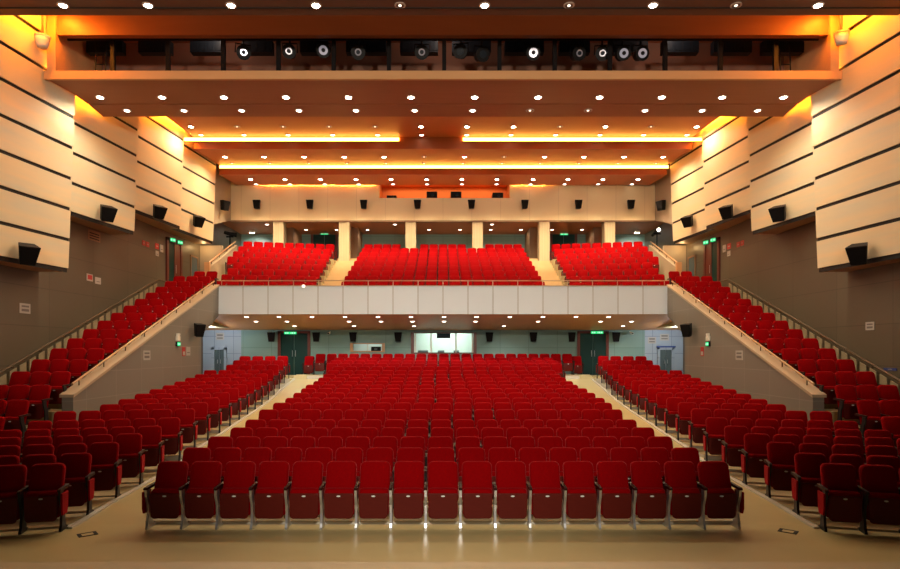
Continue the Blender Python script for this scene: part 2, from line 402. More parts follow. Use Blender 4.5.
# ================================================================== ramps with stairs, walls, rails
for s in (-1, 1):
    side = 'left' if s < 0 else 'right'
    mb = MB()
    for j in range(-2, 15):
        y0, y1 = RD(j)-.80, RD(j)+.02
        mb.box(s*10.1, s*11.75, y0, y1, -.2 if j < 10 else RZ(j)-.7, RZ(j), 0)
        for h in (0, 1):                                      # two steps to each row
            ya = y0 + .41*h
            mb.box(s*11.75, s*12.6, ya, ya+.41, -.2 if j < 10 else RZ(j)-.8, RZ(j) - .16 + .16*h, 1)
    mb.box(s*10.9, s*12.6, RD(14)+.02, 31.1, 4, RZ(14), 0)
    struct('floor_ramp_' + side, mb, [M['tread'], M['stair']])
    # low wall between ramp and stalls
    pts = [(15.9, -.1), (15.9, 1.62), (26.2, 5.66), (26.2, 4.35), (24.3, 3.45), (24.3, -.1)]
    mb = MB().prism_x(pts, s*9.8, s*10.1)
    struct('wall_ramp_' + side, mb, M['rampwall'])
    mb = MB().prism_x([(15.86, 1.60), (15.86, 1.68), (26.2, 5.735), (26.2, 5.655)], s*9.76, s*10.14)
    struct('trim_3' if s < 0 else 'trim_4', mb, M['cap'])
    t = thing('ramp_handrail', f"wooden handrail on short posts along the low wall of the {side} ramp", 'handrail', (s*9.95, 16.2, 1.8))
    fz = lambda y: 1.68 + (y-15.86)*(5.735-1.68)/(26.2-15.86)
    MB().tube([(0, y-16.2, fz(y)+.17-1.8) for y in (16.1, 21, 26.1)], .03, 8).build('rail', M['rail'], t)
    for i in range(9):
        y = 16.4 + i*1.2
        MB().tube([(0, y-16.2, fz(y)-1.8), (0, y-16.2, fz(y)+.17-1.8)], .018, 6).build('post', M['raildark'], t)
    # wall handrail of the stairs
    hz = lambda y: 2.24 + (y-16.9)*(5.99-2.24)/(26.3-16.9)
    t = thing('stair_handrail', f"bronze handrail with pale infill panels along the outer wall of the {side} stairs", 'handrail', (s*12.45, 16, 1.8))
    pth = [(0, y-16, hz(y)-1.8) for y in (14.4, 20, 26.2)] + [(0, 27.0-16, hz(26.2)-1.8)]
    MB().tube(pth, .035, 8).build('rail', M['raildark'], t)
    for i in range(26):
        y = 15.6 + i*.41
        MB().add([(xx, yy-16, hz(yy)-1.8+dz_) for xx in (-s*.01, s*.01) for yy, dz_ in ((y, -.50), (y+.27, -.50), (y+.27, -.14), (y, -.14))], [(0,1,2,3),(7,6,5,4),(0,4,5,1),(1,5,6,2),(2,6,7,3),(3,7,4,0)]).build('infill_panel', M['infill'], t)
    for i in range(10):
        y = 15 + i*1.2
        MB().tube([(0, y-16, hz(y)-1.8), (0, y-16, hz(y)-.09-1.8), (s*.15, y-16, hz(y)-.09-1.8)], .014, 6).build('bracket', M['raildark'], t)
    # outer wall
    mb = MB().box(s*12.6, s*12.9, 3, 37.6, -.2, 13.4)
    struct('wall_' + side, mb, M['wall'])
    # bulkhead between the last acoustic panel and the upper rear wall
    mb = MB().add([(s*11.77, 30.5, 9.25), (s*12.6, 30.5, 9.25), (s*12.6, 33.3, 10.07), (s*11.77, 33.3, 10.07), (s*11.77, 30.5, 12.6), (s*12.6, 30.5, 12.6), (s*12.6, 33.3, 12.6), (s*11.77, 33.3, 12.6)],
                  [(0,1,2,3),(4,5,6,7),(0,1,5,4),(2,3,7,6),(0,3,7,4),(1,2,6,5)])
    struct('wall_bulkhead_' + side, mb, M['sidebeige'])
    # end wall of the landing
    struct('wall_landing_' + side, MB().box(s*11.45, s*12.6, 31.1, 31.3, 4, 8.3), M['sidebeige'])
    # retaining wall of the steps up to the rear cross-aisle
    pts = [(28.0, 4.6), (28.0, 6.75), (33.2, 8.70), (33.2, 4.6)]
    struct('wall_steps_' + side, MB().add([(s*(10.86+a+(y-28)*.1), y, z) for a in (0, .2) for y, z in pts], [(0,1,2,3),(7,6,5,4),(0,4,5,1),(1,5,6,2),(2,6,7,3),(3,7,4,0)]), M['sidebeige'])
    t = thing('steps_handrail', f"wooden handrail with end post on the {side} balcony step wall", 'handrail', (s*10.97, 28, 5.4))
    MB().tube([(0, 0, 6.92-5.4), (s*.52, 5.2, 8.88-5.4)], .035, 8).build('rail', M['rail'], t)
    for i in range(4): MB().tube([(s*(.06+.14*i), .6+1.4*i, 6.75+(.6+1.4*i)*.375-5.4), (s*(.06+.14*i), .6+1.4*i, 6.92+(.6+1.4*i)*.377-5.4)], .015, 6).build('bracket', M['raildark'], t)
    MB().box(-.12, .12, -.14, -.01, -.2, 1.56).build('end_post', M['lip'], t)

# ================================================================== balcony
mb = MB()
for k in range(9):
    mb.box(-4.66, 4.66, BD(k)-.72, BD(k)+.08, 4.6, BZ(k), 0)
    for s in (-1, 1):
        mb.box(s*5.95, s*(10.83+max(0, .08*k-.1)), BD(k)-.72, BD(k)+.08, 4.6, min(BZS(k), 7.86), 0)
        for h in (0, 1): mb.box(s*4.66, s*5.95, BD(k)-.72+.4*h, BD(k)-.32+.4*h, 4.6, BZ(k)+.022*k-.19+.19*h, 1)
mb.box(-10.86, 10.86, 26.3, BD(0)-.72, 4.6, 4.98, 0)
mb.box(-12.6, 12.6, BD(8)+.08, 37.6, 4.6, 7.86, 1)
struct('floor_balcony', mb, [M['tread'], M['stair']])
mb = MB().box(-9.825, 9.825, 26.2, 26.38, 4.44, 5.66)
struct('wall_balcony_front', mb, M['parapet'])
struct('trim_5', MB().box(-9.825, 9.825, 26.16, 26.42, 5.66, 5.69), M['cap'])
struct('ceiling_under_balcony', MB().prism_x([(26.22, 4.43), (31.5, 3.93), (31.5, 4.1), (26.22, 4.6)], -12.6, 12.6), M['soffit'])
t = thing('balcony_railing', 'thin steel and glass railing on top of the white balcony front', 'railing', (0, 26.29, 5.69))
MB().tube([(-9.7, 0, .22), (9.7, 0, .22)], .022, 6).build('rail', M['steel'], t)
for i in range(19):
    x = -9.825 + i*1.0917
    MB().tube([(max(-9.7, min(9.7, x)), 0, 0), (max(-9.7, min(9.7, x)), 0, .22)], .016, 6).build('post', M['steel'], t)
t = thing('balcony_lamp', 'small white lamp fixed on the balcony front near the left gangway', 'lamp', at(303.5, 286.2, 26.1))
MB().tube([(0, .02, 0), (0, -.03, 0)], .07, 12).build('lens', M['lamp_faint'], t); MB().tube([(0, .06, 0), (0, .02, 0)], .08, 12).build('housing', M['whitepaint'], t)

# rear walls
RW = 31.5
mb = MB(); mb.box(-12.6, -10.6, RW, RW+.2, 0, 4.6, 1); mb.box(10.6, 12.6, RW, RW+.2, 0, 4.6, 1)
wl, wr, wb, wt = xat(414, RW), xat(473.5, RW), zat(352.5, RW), zat(333.3, RW)
sl, sr, sb, st = xat(353, RW), xat(382, RW), zat(351, RW), zat(344, RW)
mb.box(-10.6, sl, RW, RW+.2, 0, 4.6); mb.box(sl, sr, RW, RW+.2, 0, sb); mb.box(sl, sr, RW, RW+.2, st, 4.6)
mb.box(sr, wl, RW, RW+.2, 0, 4.6); mb.box(wl, wr, RW, RW+.2, 0, wb); mb.box(wl, wr, RW, RW+.2, wt, 4.6); mb.box(wr, 10.6, RW, RW+.2, 0, 4.6)
struct('wall_back', mb, [M['teal'], M['bluewall']])
# control booth room behind the window
mb = MB(); mb.box(-3.2, 3.2, RW+2.4, RW+2.5, 1.5, 4.4); mb.box(-3.2, -3.1, RW+.2, RW+2.4, 1.5, 4.4); mb.box(3.1, 3.2, RW+.2, RW+2.4, 1.5, 4.4); mb.box(-3.2, 3.2, RW+.2, RW+2.5, 4.3, 4.4); mb.box(-3.2, 3.2, RW+.2, RW+2.5, 1.5, 1.6)
struct('wall_booth', mb, M['boothwall'])
w = tag(bpy.data.objects.new('window_1', None), 'wide bright control booth window in the rear wall of the stalls', 'window', kind='structure'); C.objects.link(w); w.location = (0, RW, 0)
mb = MB(); mb.box(wl-.16, wl, -.05, .15, wb-.06, wt+.05); mb.box(wr, wr+.16, -.05, .15, wb-.06, wt+.05); mb.box(wl, wr, -.04, .14, wt, wt+.05); mb.box(wl, wr, -.04, .14, wb-.06, wb)
mb.build('window_frame', M['doorred'], w)
for px in (415.2, 431, 456, 472.6): MB().box(xat(px, RW)-.035, xat(px, RW)+.035, .05, .1, wb, wt).build('mullion', M['whitepaint'], w)
MB().box(wl, wr, .07, .08, wb, wt).build('pane', M['glass'], w)
light('AREA', 'booth_light', (0.2, RW+1.3, 4.25), 100, (0.80, 1.0, 0.90), (0, 0, 0), size=2.5)
t = thing('booth_monitor', 'black monitor hanging at the top of the control booth window', 'monitor', at(443.5, 335.5, RW+.35))
MB().box(-.36, .36, -.03, .05, -.14, .16).build('housing', M['black'], t); MB().box(-.3, .3, -.04, -.03, -.10, .12).build('screen', M['bluelight'], t)
MB().tube([(0, .02, .16), (0, .02, .8)], .03, 6).build('bracket', M['black'], t)
struct('trim_6', MB().box(-2.6, 2.6, RW+.3, RW+.9, 1.6, wb-.02), M['slate'])
for px, lab, wd in ((423, 'dark mixing desk behind the left pane of the booth window', .55), (441, 'small black desk unit in the middle of the booth window', .36), (456.5, 'black console with a lamp near the right pane of the booth window', .3)):
    p = at(px, 352, RW+.55); t = thing('control_desk', lab, 'console', (p.x, p.y, wb-.02))
    MB().prism_x([(-.15, 0), (-.15, .05), (.15, .13), (.15, 0)], -wd/2, wd/2).build('body', M['slate'], t)
    MB().prism_x([(-.14, .057), (-.14, .062), (.13, .135), (.13, .128)], -wd/2+.03, wd/2-.03).build('fader_panel', M['black'], t)
# small window with wooden frame
w = tag(bpy.data.objects.new('window_2', None), 'small wood framed window in the rear wall left of the booth', 'window', kind='structure'); C.objects.link(w); w.location = (0, RW, 0)
mb = MB(); mb.box(sl-.15, sl, -.04, .15, sb-.05, st+.05); mb.box(sr, sr+.15, -.04, .15, sb-.05, st+.05); mb.box(sl, sr, -.04, .15, st, st+.05); mb.box(sl, sr, -.04, .15, sb-.05, sb)
mb.build('window_frame', M['rail'], w)
MB().box((sl+sr)/2-.03, (sl+sr)/2+.03, .04, .1, sb, st).build('mullion', M['whitepaint'], w)
MB().box(sl, sr, .07, .08, sb, st).build('pane', M['glass'], w)
struct('wall_small_booth', MB().box(sl-.6, sr+.2, RW+1.2, RW+1.3, 1.5, 4.4), M['boothwall'])
light('AREA', 'small_booth_light', ((sl+sr)/2, RW+.7, 4.0), 14, (0.9, 1.0, 0.92), (0, 0, 0), size=.8)
t = thing('window_equipment', 'dark machine standing behind the small framed window', 'equipment', (xat(376, RW+.5), RW+.6, sb-.05))
MB().box(-.25, .25, -.2, .2, 0, .28).build('body', M['black'], t); MB().box(-.08, .08, -.22, -.2, .1, .2).build('lens', M['slate'], t)
struct('trim_7', MB().box(sl-.4, sr+.4, RW+.2, RW+1.2, 1.6, sb-.05), M['slate'])

def exit_sign(p, wdt, h, label, rot=0, group=None):
    t = thing('exit_sign', label, 'exit sign', p, (0, 0, rot), group)
    MB().box(-wdt/2, wdt/2, -.03, .03, -h/2, h/2).build('housing', M['black'], t)
    MB().box(-wdt/2+.01, wdt/2-.01, -.036, -.03, -h/2+.01, h/2-.01).build('face', M['green'], t)
    mk = MB()
    for i, (a, b) in enumerate(((-.40, -.30), (-.25, -.15), (.02, .05), (.10, .22), (.28, .40))):
        mk.box(a*wdt, b*wdt, -.039, -.036, -h*.22, h*.22)
    mk.build('lettering', M['greenmark'], t)
    return t
def door(name, x0, x1, z0, z1, y, label, fm='doorred', lm='doorleaf'):
    d = tag(bpy.data.objects.new(name, None), label, 'door', kind='structure'); C.objects.link(d); d.location = ((x0+x1)/2, y, z0)
    w, h = (x1-x0)/2, z1-z0
    mb = MB(); mb.box(-w, -w+.14, -.08, .02, 0, h); mb.box(w-.14, w, -.08, .02, 0, h); mb.box(-w, w, -.08, .02, h-.12, h); mb.build('door_frame', M[fm], d)
    for sx in (-1, 1):
        lf = MB().box(0.01*sx, sx*(w-.14), -.03, 0, 0, h-.12).build('door_leaf', M[lm], d)
        MB().tube([(sx*.08, -.07, h*.42), (sx*.08, -.07, h*.56)], .014, 6).build('door_handle', M['chrome'], lf)
    return d
ZF = Z[20]-.1
door('door_1', xat(278, RW), xat(310.5, RW), ZF, zat(331, RW), RW, 'dark double door in the rear stalls wall below the left exit sign')
door('door_2', xat(577, RW), xat(608.5, RW), ZF, zat(331, RW), RW, 'dark double door in the rear stalls wall below the right exit sign')
exit_sign(at(290.5, 333, RW-.12), .66, .15, 'lit green exit sign over the left rear door under the balcony')
exit_sign(at(597, 332.5, RW-.12), .66, .15, 'lit green exit sign over the right rear door under the balcony')
door('door_3', xat(212, RW), xat(227, RW), ZF, zat(347.5, RW), RW, 'slate door in the blue grey wall at the left rear corner', 'bluewall', 'slate')
door('door_4', xat(657, RW), xat(674, RW), ZF, zat(347.5, RW), RW, 'slate door in the blue grey wall at the right rear corner', 'bluewall', 'slate')
struct('trim_8', MB().box(xat(656, RW), xat(675, RW), RW-.1, RW-.08, zat(347.5, RW), zat(346, RW)), M['navy'])

# balcony rear cross-aisle
BW = 37.5
struct('wall_balcony_back', MB().box(-12.6, 12.6, BW, BW+.2, 7.8, 13), M['teal'])
struct('ceiling_cross_aisle', MB().box(-12.6, 12.6, 33.6, BW, 10.12, 10.3), M['ceil_dark'])
door('door_5', xat(311, BW), xat(338, BW), 7.86, zat(232, BW), BW, 'double door at the back of the balcony left of the middle')
door('door_6', xat(550, BW), xat(577, BW), 7.86, zat(232, BW), BW, 'double door at the back of the balcony right of the middle')
exit_sign(at(324.5, 233.5, BW-.2), .5, .17, 'lit green exit sign over the left door at the back of the balcony')
exit_sign(at(564, 234, BW-.2), .5, .17, 'lit green exit sign over the right door at the back of the balcony')
for i, px in enumerate((289.5, 353.5, 534, 598)):
    x = xat(px, 35.5); struct('wall_return_' + ('far_left', 'near_left', 'near_right', 'far_right')[i], MB().box(x-.26, x+.26, 35.4, BW, 7.86, 10.12), M['brown'])
# upper rear wall with the projection slot
FY = 33.3
pl, pr, pb = xat(379, FY), xat(510, FY), zat(198, FY)
mb = MB(); mb.box(-11.8, pl, FY, FY+.3, 10.07, 12.6); mb.box(pr, 11.8, FY, FY+.3, 10.07, 12.6); mb.box(pl, pr, FY, FY+.3, 10.07, pb)
struct('wall_upper_back', mb, M['fascia'])
struct('trim_9', MB().box(-11.8, 11.8, FY-.03, FY+.33, 10.0, 10.08), M['brown'])
mb = MB(); mb.box(pl-.1, pr+.1, FY+1.6, FY+1.7, pb-.2, 12.4); mb.box(pl-.1, pl, FY+.3, FY+1.6, pb-.2, 12.4); mb.box(pr, pr+.1, FY+.3, FY+1.6, pb-.2, 12.4); mb.box(pl, pr, FY+.3, FY+1.6, pb-.1, pb); mb.box(pl-.1, pr+.1, FY+.3, FY+1.7, 12.35, 12.45)
struct('wall_projection_booth', mb, M['orange_in'])
light('AREA', 'projection_booth_light', ((pl+pr)/2, FY+.9, 12.3), 55, (1.0, 0.62, 0.25), (0, 0, 0), shape='RECTANGLE', size=6.5, size_y=.8)
for i, (px, w_, h_) in enumerate(((392, .55, .20), (432, .60, .42), (456, .60, .42), (497.5, .60, .36))):
    p = at(px, 196, FY+.8); t = thing('projector', f"black projector, {ORD[i+1]} from the left in the orange slot of the upper rear wall", 'projector', (p.x, p.y, pb))
    MB().box(-w_/2, w_/2, -.3, .4, .08, .08+h_).build('body', M['black'], t, bevel=.02)
    MB().tube([(.05, -.3, .08+h_*.5), (.05, -.42, .08+h_*.5)], .07, 12).build('lens', M['bluelight'], t)
    MB().box(-w_/2-.05, w_/2+.05, -.25, .35, 0, .08).build('stand', M['whitepaint'], t)
# columns
for i, px in enumerate((278.2, 344, 410.7, 477.7, 544.4, 610)):
    x = xat(px, FY); struct('column', MB().box(x-.29, x+.29, FY+.02, FY+.6, 7.3, 10.07), M['column'])

# ================================================================== ceiling
M['stage_slab'] = noisy('shaded_stage_ceiling_wood', (0.13, 0.05, 0.028), (0.16, 0.06, 0.034), (.3, 3, 3), 3, 0.55, 0.3)  # ceiling wood with shade put into its colour, offsetting the stage work lamps
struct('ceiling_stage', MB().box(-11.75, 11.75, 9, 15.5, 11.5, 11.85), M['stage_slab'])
struct('trim_10', MB().box(-11.75, 11.75, 15.13, 15.17, 11.48, 11.5), M['groove'])
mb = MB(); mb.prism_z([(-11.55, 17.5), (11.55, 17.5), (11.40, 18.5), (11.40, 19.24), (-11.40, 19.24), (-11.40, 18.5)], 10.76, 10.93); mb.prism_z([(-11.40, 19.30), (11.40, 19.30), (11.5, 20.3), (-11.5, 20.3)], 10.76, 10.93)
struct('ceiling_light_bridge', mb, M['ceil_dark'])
struct('trim_11', MB().box(-11.58, 11.58, 17.4, 17.5, 10.72, 10.96), M['lip'])
mb = MB(); mb.box(-11.25, 11.25, 17.5, 17.7, 12.05, 13.0)
struct('wall_bridge_top', mb, M['ceil_dark'])
struct('wall_bridge_back', MB().box(-11.25, 11.25, 19.8, 19.9, 10.93, 13.0), M['bridgewall'])
mb = MB()
for s in (-1, 1): mb.box(s*11.25, s*11.5, 17.42, 17.5, 10.96, 13.0); mb.box(s*11.25, s*11.31, 17.5, 20.0, 10.93, 13.0)
struct('wall_bridge_ends', mb, M['lip'])
prof = [(20.0, 12.24), (27.5, 12.64), (27.5, 12.09), (30.6, 12.32), (30.6, 11.83), (33.12, 11.99)]
prof2 = prof + [(33.12, 13.3), (20.0, 13.3)]
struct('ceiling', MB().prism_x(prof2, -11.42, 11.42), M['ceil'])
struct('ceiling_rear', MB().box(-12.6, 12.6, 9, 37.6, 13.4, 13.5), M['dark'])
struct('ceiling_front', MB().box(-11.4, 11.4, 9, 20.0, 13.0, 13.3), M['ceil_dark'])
# cove strips
def cove(name, label, x0, x1, y, z, h=.16, d=.05, m='cove'):
    t = thing(name, label, 'light strip', ((x0+x1)/2, y, z))
    w = (x1-x0)/2
    MB().box(-w, w, -d, 0, 0, h).build('diffuser', M[m], t)
    MB().box(-w-.03, w+.03, -d-.01, 0, -.03, 0).build('channel', M['ceil_dark'], t)
cove('cove_light', 'glowing amber light strip in the left half of the forward ceiling step', xat(184, 27.5), xat(399, 27.5), 27.49, 12.43)
cove('cove_light', 'glowing amber light strip in the right half of the forward ceiling step', xat(463, 27.5), xat(705, 27.5), 27.49, 12.43)
cove('cove_light', 'long glowing amber light strip along the rear ceiling step', xat(220, 30.6), xat(668, 30.6), 30.59, 12.13, .15)
cove('cove_light', 'amber light strip above the upper rear wall left of the projection slot', xat(262, FY), xat(376, FY), FY-.02, 12.06, .05, .06, 'cove_wall')
cove('cove_light', 'amber light strip above the upper rear wall right of the projection slot', xat(512, FY), xat(545, FY), FY-.02, 12.06, .05, .06, 'cove_wall')
t = thing('cove_light', 'dim amber light strip on top of the ceiling slab nearest the stage', 'light strip', (0, 15.4, 11.86))
MB().box(-11, 11, -.04, .04, 0, .04).build('diffuser', M['cove_dim'], t); MB().box(-11.02, 11.02, -.06, .06, -.01, 0).build('channel', M['ceil_dark'], t)
for x in (-7, 0, 7): light('POINT', 'bridge_fill_light', (x, 18.2, 12.7), 22, (1, .78, .6), shadow_soft_size=.06)  # unseen fill lights added to brighten the bridge interior
for s in (-1, 1):
    side = 'left' if s < 0 else 'right'
    t = thing('side_cove_light', f"amber light strip high at the {side} end between stage ceiling and light bridge", 'light strip', (s*11.0, 16.45, 12.55))
    MB().box(-.12, .12, -.8, .8, 0, .05).build('diffuser', M['cove_side'], t); MB().box(-.13, .13, -.82, .82, .05, .06).build('channel', M['ceil_dark'], t)
for s in (-1, 1):   # side coves on the ends of the light bridge and beside the ceiling steps
    side = 'left' if s < 0 else 'right'
    t = thing('side_cove_light', f"amber light strip on the {side} end of the light bridge ceiling", 'light strip', (s*11.33, 18.95, 10.945))
    MB().box(-.04, .04, -1.4, 1.4, 0, .05).build('diffuser', M['cove_side'], t); MB().box(-.05, .05, -1.42, 1.42, -.012, 0).build('channel', M['ceil_dark'], t)
    t = thing('side_cove_light', f"amber light strip beside the rear wall panels on the {side}", 'light strip', (s*11.5, 25.5, 12.72))
    MB().box(-.04, .04, -1.9, 1.9, 0, .05).build('diffuser', M['cove_side'], t); MB().box(-.05, .05, -1.92, 1.92, .05, .065).build('channel', M['ceil_dark'], t)

# downlights
RING = MB()
n = 16
for r0, r1, z0, z1 in ((.095, .14, 0, -.02),):
    vs = [(r0*math.cos(2*PI*i/n), r0*math.sin(2*PI*i/n), z1) for i in range(n)] + [(r1*math.cos(2*PI*i/n), r1*math.sin(2*PI*i/n), z1) for i in range(n)] + [(r1*math.cos(2*PI*i/n), r1*math.sin(2*PI*i/n), z0) for i in range(n)]
    RING.add(vs, [(i, (i+1) % n, (i+1) % n+n, i+n) for i in range(n)] + [(i+n, (i+1) % n+n, (i+1) % n+2*n, i+2*n) for i in range(n)])
RINGD = RING.data('trim_ring', M['lampring'])
def disc(r): return MB().tube([(0, 0, -.025), (0, 0, -.005)], r, 16)
DISC = {k: disc(r).data('lens', m) for k, r, m in (('on', .092, M['lamp']), ('small', .085, M['lamp_small']), ('off', .04, M['lamp_faint']))}
def ceilz(y):
    for (a, za), (b, zb) in zip(prof[:-1], prof[1:]):
        if b > a and a <= y <= b: return za + (zb-za)*(y-a)/(b-a)
def downlight_row(xs, d, z, mode, energy, rowname, slope=0.0, spot=2.75, col=(1.0, .83, .60)):
    for i, x in enumerate(xs):
        st = mode[i] if isinstance(mode, list) else mode
        lit = {'on': 'bright', 'small': 'small lit', 'off': 'dim'}[st]
        t = thing('ceiling_downlight', f"{lit} downlight, {ORD[i+1]} from the left in the {rowname}", 'ceiling light', (xat(x, d), d, z), (slope, 0, 0), f'downlights in the {rowname}')
        inst('trim_ring', RINGD, t); inst('lens', DISC[st], t)
        if energy and st != 'off':
            light('SPOT', 'downlight_beam', (xat(x, d), d, z-.04), energy, col, spot_size=spot, spot_blend=.75, shadow_soft_size=.07)
def dz(py, z): return (z-HC)*F/(HY-py)
KE = 1.9
downlight_row([63,148,231,316,400,484.7,569,653,736,818], dz(5, 11.5), 11.5, ['on','on','on','on','off','on','off','on','off','on'], 35*KE, 'ceiling row nearest the stage')
downlight_row([100,162,224,286,348.6,411,474.7,538,599.6,661.7,722,783.5], dz(97, 10.76), 10.76, 'on', 165*KE, 'front row under the light bridge')
downlight_row([127,184,241.6,299,356,414.6,472.6,530,588,645,702,757.6], dz(110.3, 10.76), 10.76, ['small']*7+['off','off']+['small']*3, 60*KE, 'second row under the light bridge')
def zrow(py, d0, d1):
    best = None
    for i in range(400):
        y = d0 + (d1-d0)*i/399; z = ceilz(y); e = abs(HY - (z-HC)*F/y - py)
        if best is None or e < best[0]: best = (e, y, z)
    return best[1], best[2]
y, z = zrow(126.5, 21, 27.4)
downlight_row([191,237,283,329,375,421,467,513.7,560,605.6,651,696.7], y, z, ['on','off','off','off','off','on','on','on','off','on','off','on'], 250*KE, 'row right behind the light bridge', .05, col=(1, .76, .45))
y, z = zrow(134.8, 21, 27.4)
downlight_row([201,244,288,332.7,377.6,421.7,466.7,511,555.6,600,643.6,687], y, z, 'small', 0, 'row before the forward amber strips', .05)
y, z = zrow(156.7, 27.6, 30.5)
downlight_row([225,264,304,344,384,424,464.5,504,544.6,584,624,663], y, z, ['on']*5+['off','on','off']+['on']*4, 270*KE, 'row between the amber strips', .07, col=(1, .76, .45))
y, z = zrow(163.2, 27.6, 30.4)
downlight_row([232,270,309,347,386,424,463,502,540,579,618,656], y, z, 'off', 0, 'row before the rear amber strip', .07)
y, z = zrow(179.2, 30.7, 33.1)
downlight_row([250.7,285,320.6,356,391,426.7,462,497,533,568,603,638], y, z, 'on', 500*KE, 'last large row before the rear wall', .06, spot=1.75, col=(1, .80, .52))
y, z = zrow(184, 30.7, 33.05)
downlight_row([256,290,324.6,358.6,393,427,462,496.6,530.6,564.6,598,632], y, z, 'small', 0, 'last small row before the rear wall', .06)
# cross-aisle lights
downlight_row([267,395,492,604], dz(224.2, 10.12), 10.12, ['small','small','small','off'], 60, 'front balcony cross-aisle row')
downlight_row([306,336.5,367.5,429,460,490.7,521,552,582], dz(229.6, 10.12), 10.12, 'small', 60, 'rear balcony cross-aisle row')
# under balcony
sz = lambda y: 4.43 + (3.93-4.43)*(y-26.22)/(31.5-26.22)
def srow(py):
    best = None
    for i in range(500):
        y = 26.3 + 5.1*i/499; e = abs(HY - (sz(y)-HC)*F/y - py)
        if best is None or e < best[0]: best = (e, y)
    return best[1], sz(best[1])
y, z = srow(316.6); downlight_row([246.5,279,312,345,378,411,444,476.5,509.7,543,576,608.6], y, z, 'small', 110, 'front row under the balcony', -.09, spot=2.2, col=(1, .93, .82))
y, z = srow(321.2); downlight_row([256,287,349,381,412.5,444,475.5,538,600.5,631.5], y, z, 'small', 110, 'middle row under the balcony', -.09, spot=2.2, col=(1, .93, .82))
y, z = srow(325.8); downlight_row([294.5,354,414,503.7,623], y, z, 'small', 150, 'rear row under the balcony', -.09, spot=2.6, col=(1, .95, .86))
# wall-wash flood lamps behind the balcony ends
for s in (-1, 1):
    p = at(252 if s < 0 else 637, 229, 36.4)
    t = thing('ceiling_flood_lamp', f"bright white flood lamp washing the wall behind the {'left' if s<0 else 'right'} balcony block", 'lamp', (p.x, p.y, 10.12))
    MB().box(-.15, .15, -.1, .1, -.12, 0).build('housing', M['whitepaint'], t); MB().box(-.13, .13, -.08, .08, -.13, -.12).build('lens', M['lamp'], t)
    light('SPOT', 'flood_beam', (p.x, p.y, 9.96), 160, (1, .95, .85), (math.radians(35), 0, 0), spot_size=2.2, spot_blend=.8, shadow_soft_size=.1)

# ================================================================== light bridge contents
BY = 17.9
t = thing('bridge_railing', 'black railing with tall posts across the open light bridge', 'railing', (0, BY, 10.98))
for i in range(13):
    x = xat(113 + 55.2*i, BY); MB().box(x-.06, x+.06, -.05, .05, 0, 1.15).build('post', M['black'], t)
MB().box(-11.2, 11.2, -.025, .025, zat(40.5, BY)-10.98, zat(38.5, BY)-10.98).build('rail', M['black'], t)
LB = [(104,36),(154,32),(206,32),(257,30),(314,28),(366,40),(419,38),(471.5,39),(524.5,39),(575,30),(630,36),(681,36),(733,38),(784,40)]
for i, (px, w) in enumerate(LB):
    p = at(px, 46, 18.7)
    t = thing('strip_light', f"dark blue steel batten, {ORD[i+1]} from the left in the light bridge", 'stage light', p, (0, 0, 0), 'battens in the light bridge')
    hw = w*18.7/F/2
    MB().box(-hw, hw, 0, .25, -.19, .19).build('housing', M['bluelight'], t)
    for q in range(4): MB().box(-hw+.06+q*hw*.5, -hw+hw*.5+q*hw*.5, -.012, 0, -.13, .13).build('lamp_cell', M['bluelight'], t)
    MB().tube([(0, .12, .19), (0, .12, 1.9)], .03, 6).build('hanger', M['black'], t)
HD = [(243,51,1,.5),(290,50,1,.1),(323,49,2,.3),(358,51,1,.2),(422,51,1,0),(461,50,0,-.2),(481,53,0,.35),(532.5,51.5,2,0),(577,52,1,.2),(602,52,1,-.2),(622,52,2,0),(640,52,2,.1)]
for i, (px, py, br, yaw) in enumerate(HD):
    p = at(px, py+2.5, 18.3)
    t = thing('stage_spotlight', f"black stage spotlight with round lens, {ORD[i+1]} from the left in the light bridge", 'stage light', p, (math.radians(16), 0, yaw*.8), 'spotlights in the light bridge')
    prof_ = [(.0, .12), (-.30, .155), (.25, .10)]
    MB().tube([(0, .22, 0), (0, -.02, 0), (0, -.2, 0)], .15, 14, r2=.215).build('body', M['black'], t)
    MB().tube([(0, -.2, 0), (0, -.215, 0)], (.0, .10, .135)[br] or .11, 16).build('lens', (M['bluelight'], M['lens'], M['lensbright'])[br], t)
    MB().tube([(0, -.215, 0), (0, -.222, 0)], .06, 12).build('lamp_center', M['black'] if br == 2 else M['bluelight'], t)
    yk = MB(); yk.tube([(-.22, .05, 0), (-.22, .05, .26), (.22, .05, .26), (.22, .05, 0)], .022, 6); yk.build('yoke', M['black'], t)
    MB().tube([(0, .05, .26), (0, .05, .62)], .03, 6).build('clamp', M['black'], t)
for px, lab in ((100, 'left'), (786, 'right')):
    p = at(px, 70, 18.2); t = thing('ladder', f"black metal ladder inside the {lab} end of the light bridge", 'ladder', (p.x, p.y, 10.98))
    for sx in (-.15, .15): MB().tube([(sx, 0, 0), (sx, .1, 1.7)], .022, 6).build('stile', M['black'], t)
    for q in range(5): MB().tube([(-.15, .02*q, .25+.3*q), (.15, .02*q, .25+.3*q)], .014, 6).build('rung', M['black'], t)
for px, lab in ((187, 'between the second and third posts'), (340, 'near the fifth post'), (557, 'near the ninth post'), (654, 'near the eleventh post'), (764, 'near the last post')):
    p = at(px, 68, 18.1); t = thing('cable_coil', f"black cable coil lying on the bridge floor {lab}", 'cable', (p.x, p.y, 11.01))
    MB().tube([(.2*math.cos(a*PI/5), .12*math.sin(a*PI/5), 0) for a in range(11)], .03, 6).build('loop', M['black'], t)
    MB().tube([(.17*math.cos(a*PI/5), .1*math.sin(a*PI/5), .055) for a in range(11)], .025, 6).build('upper_loop', M['black'], t)
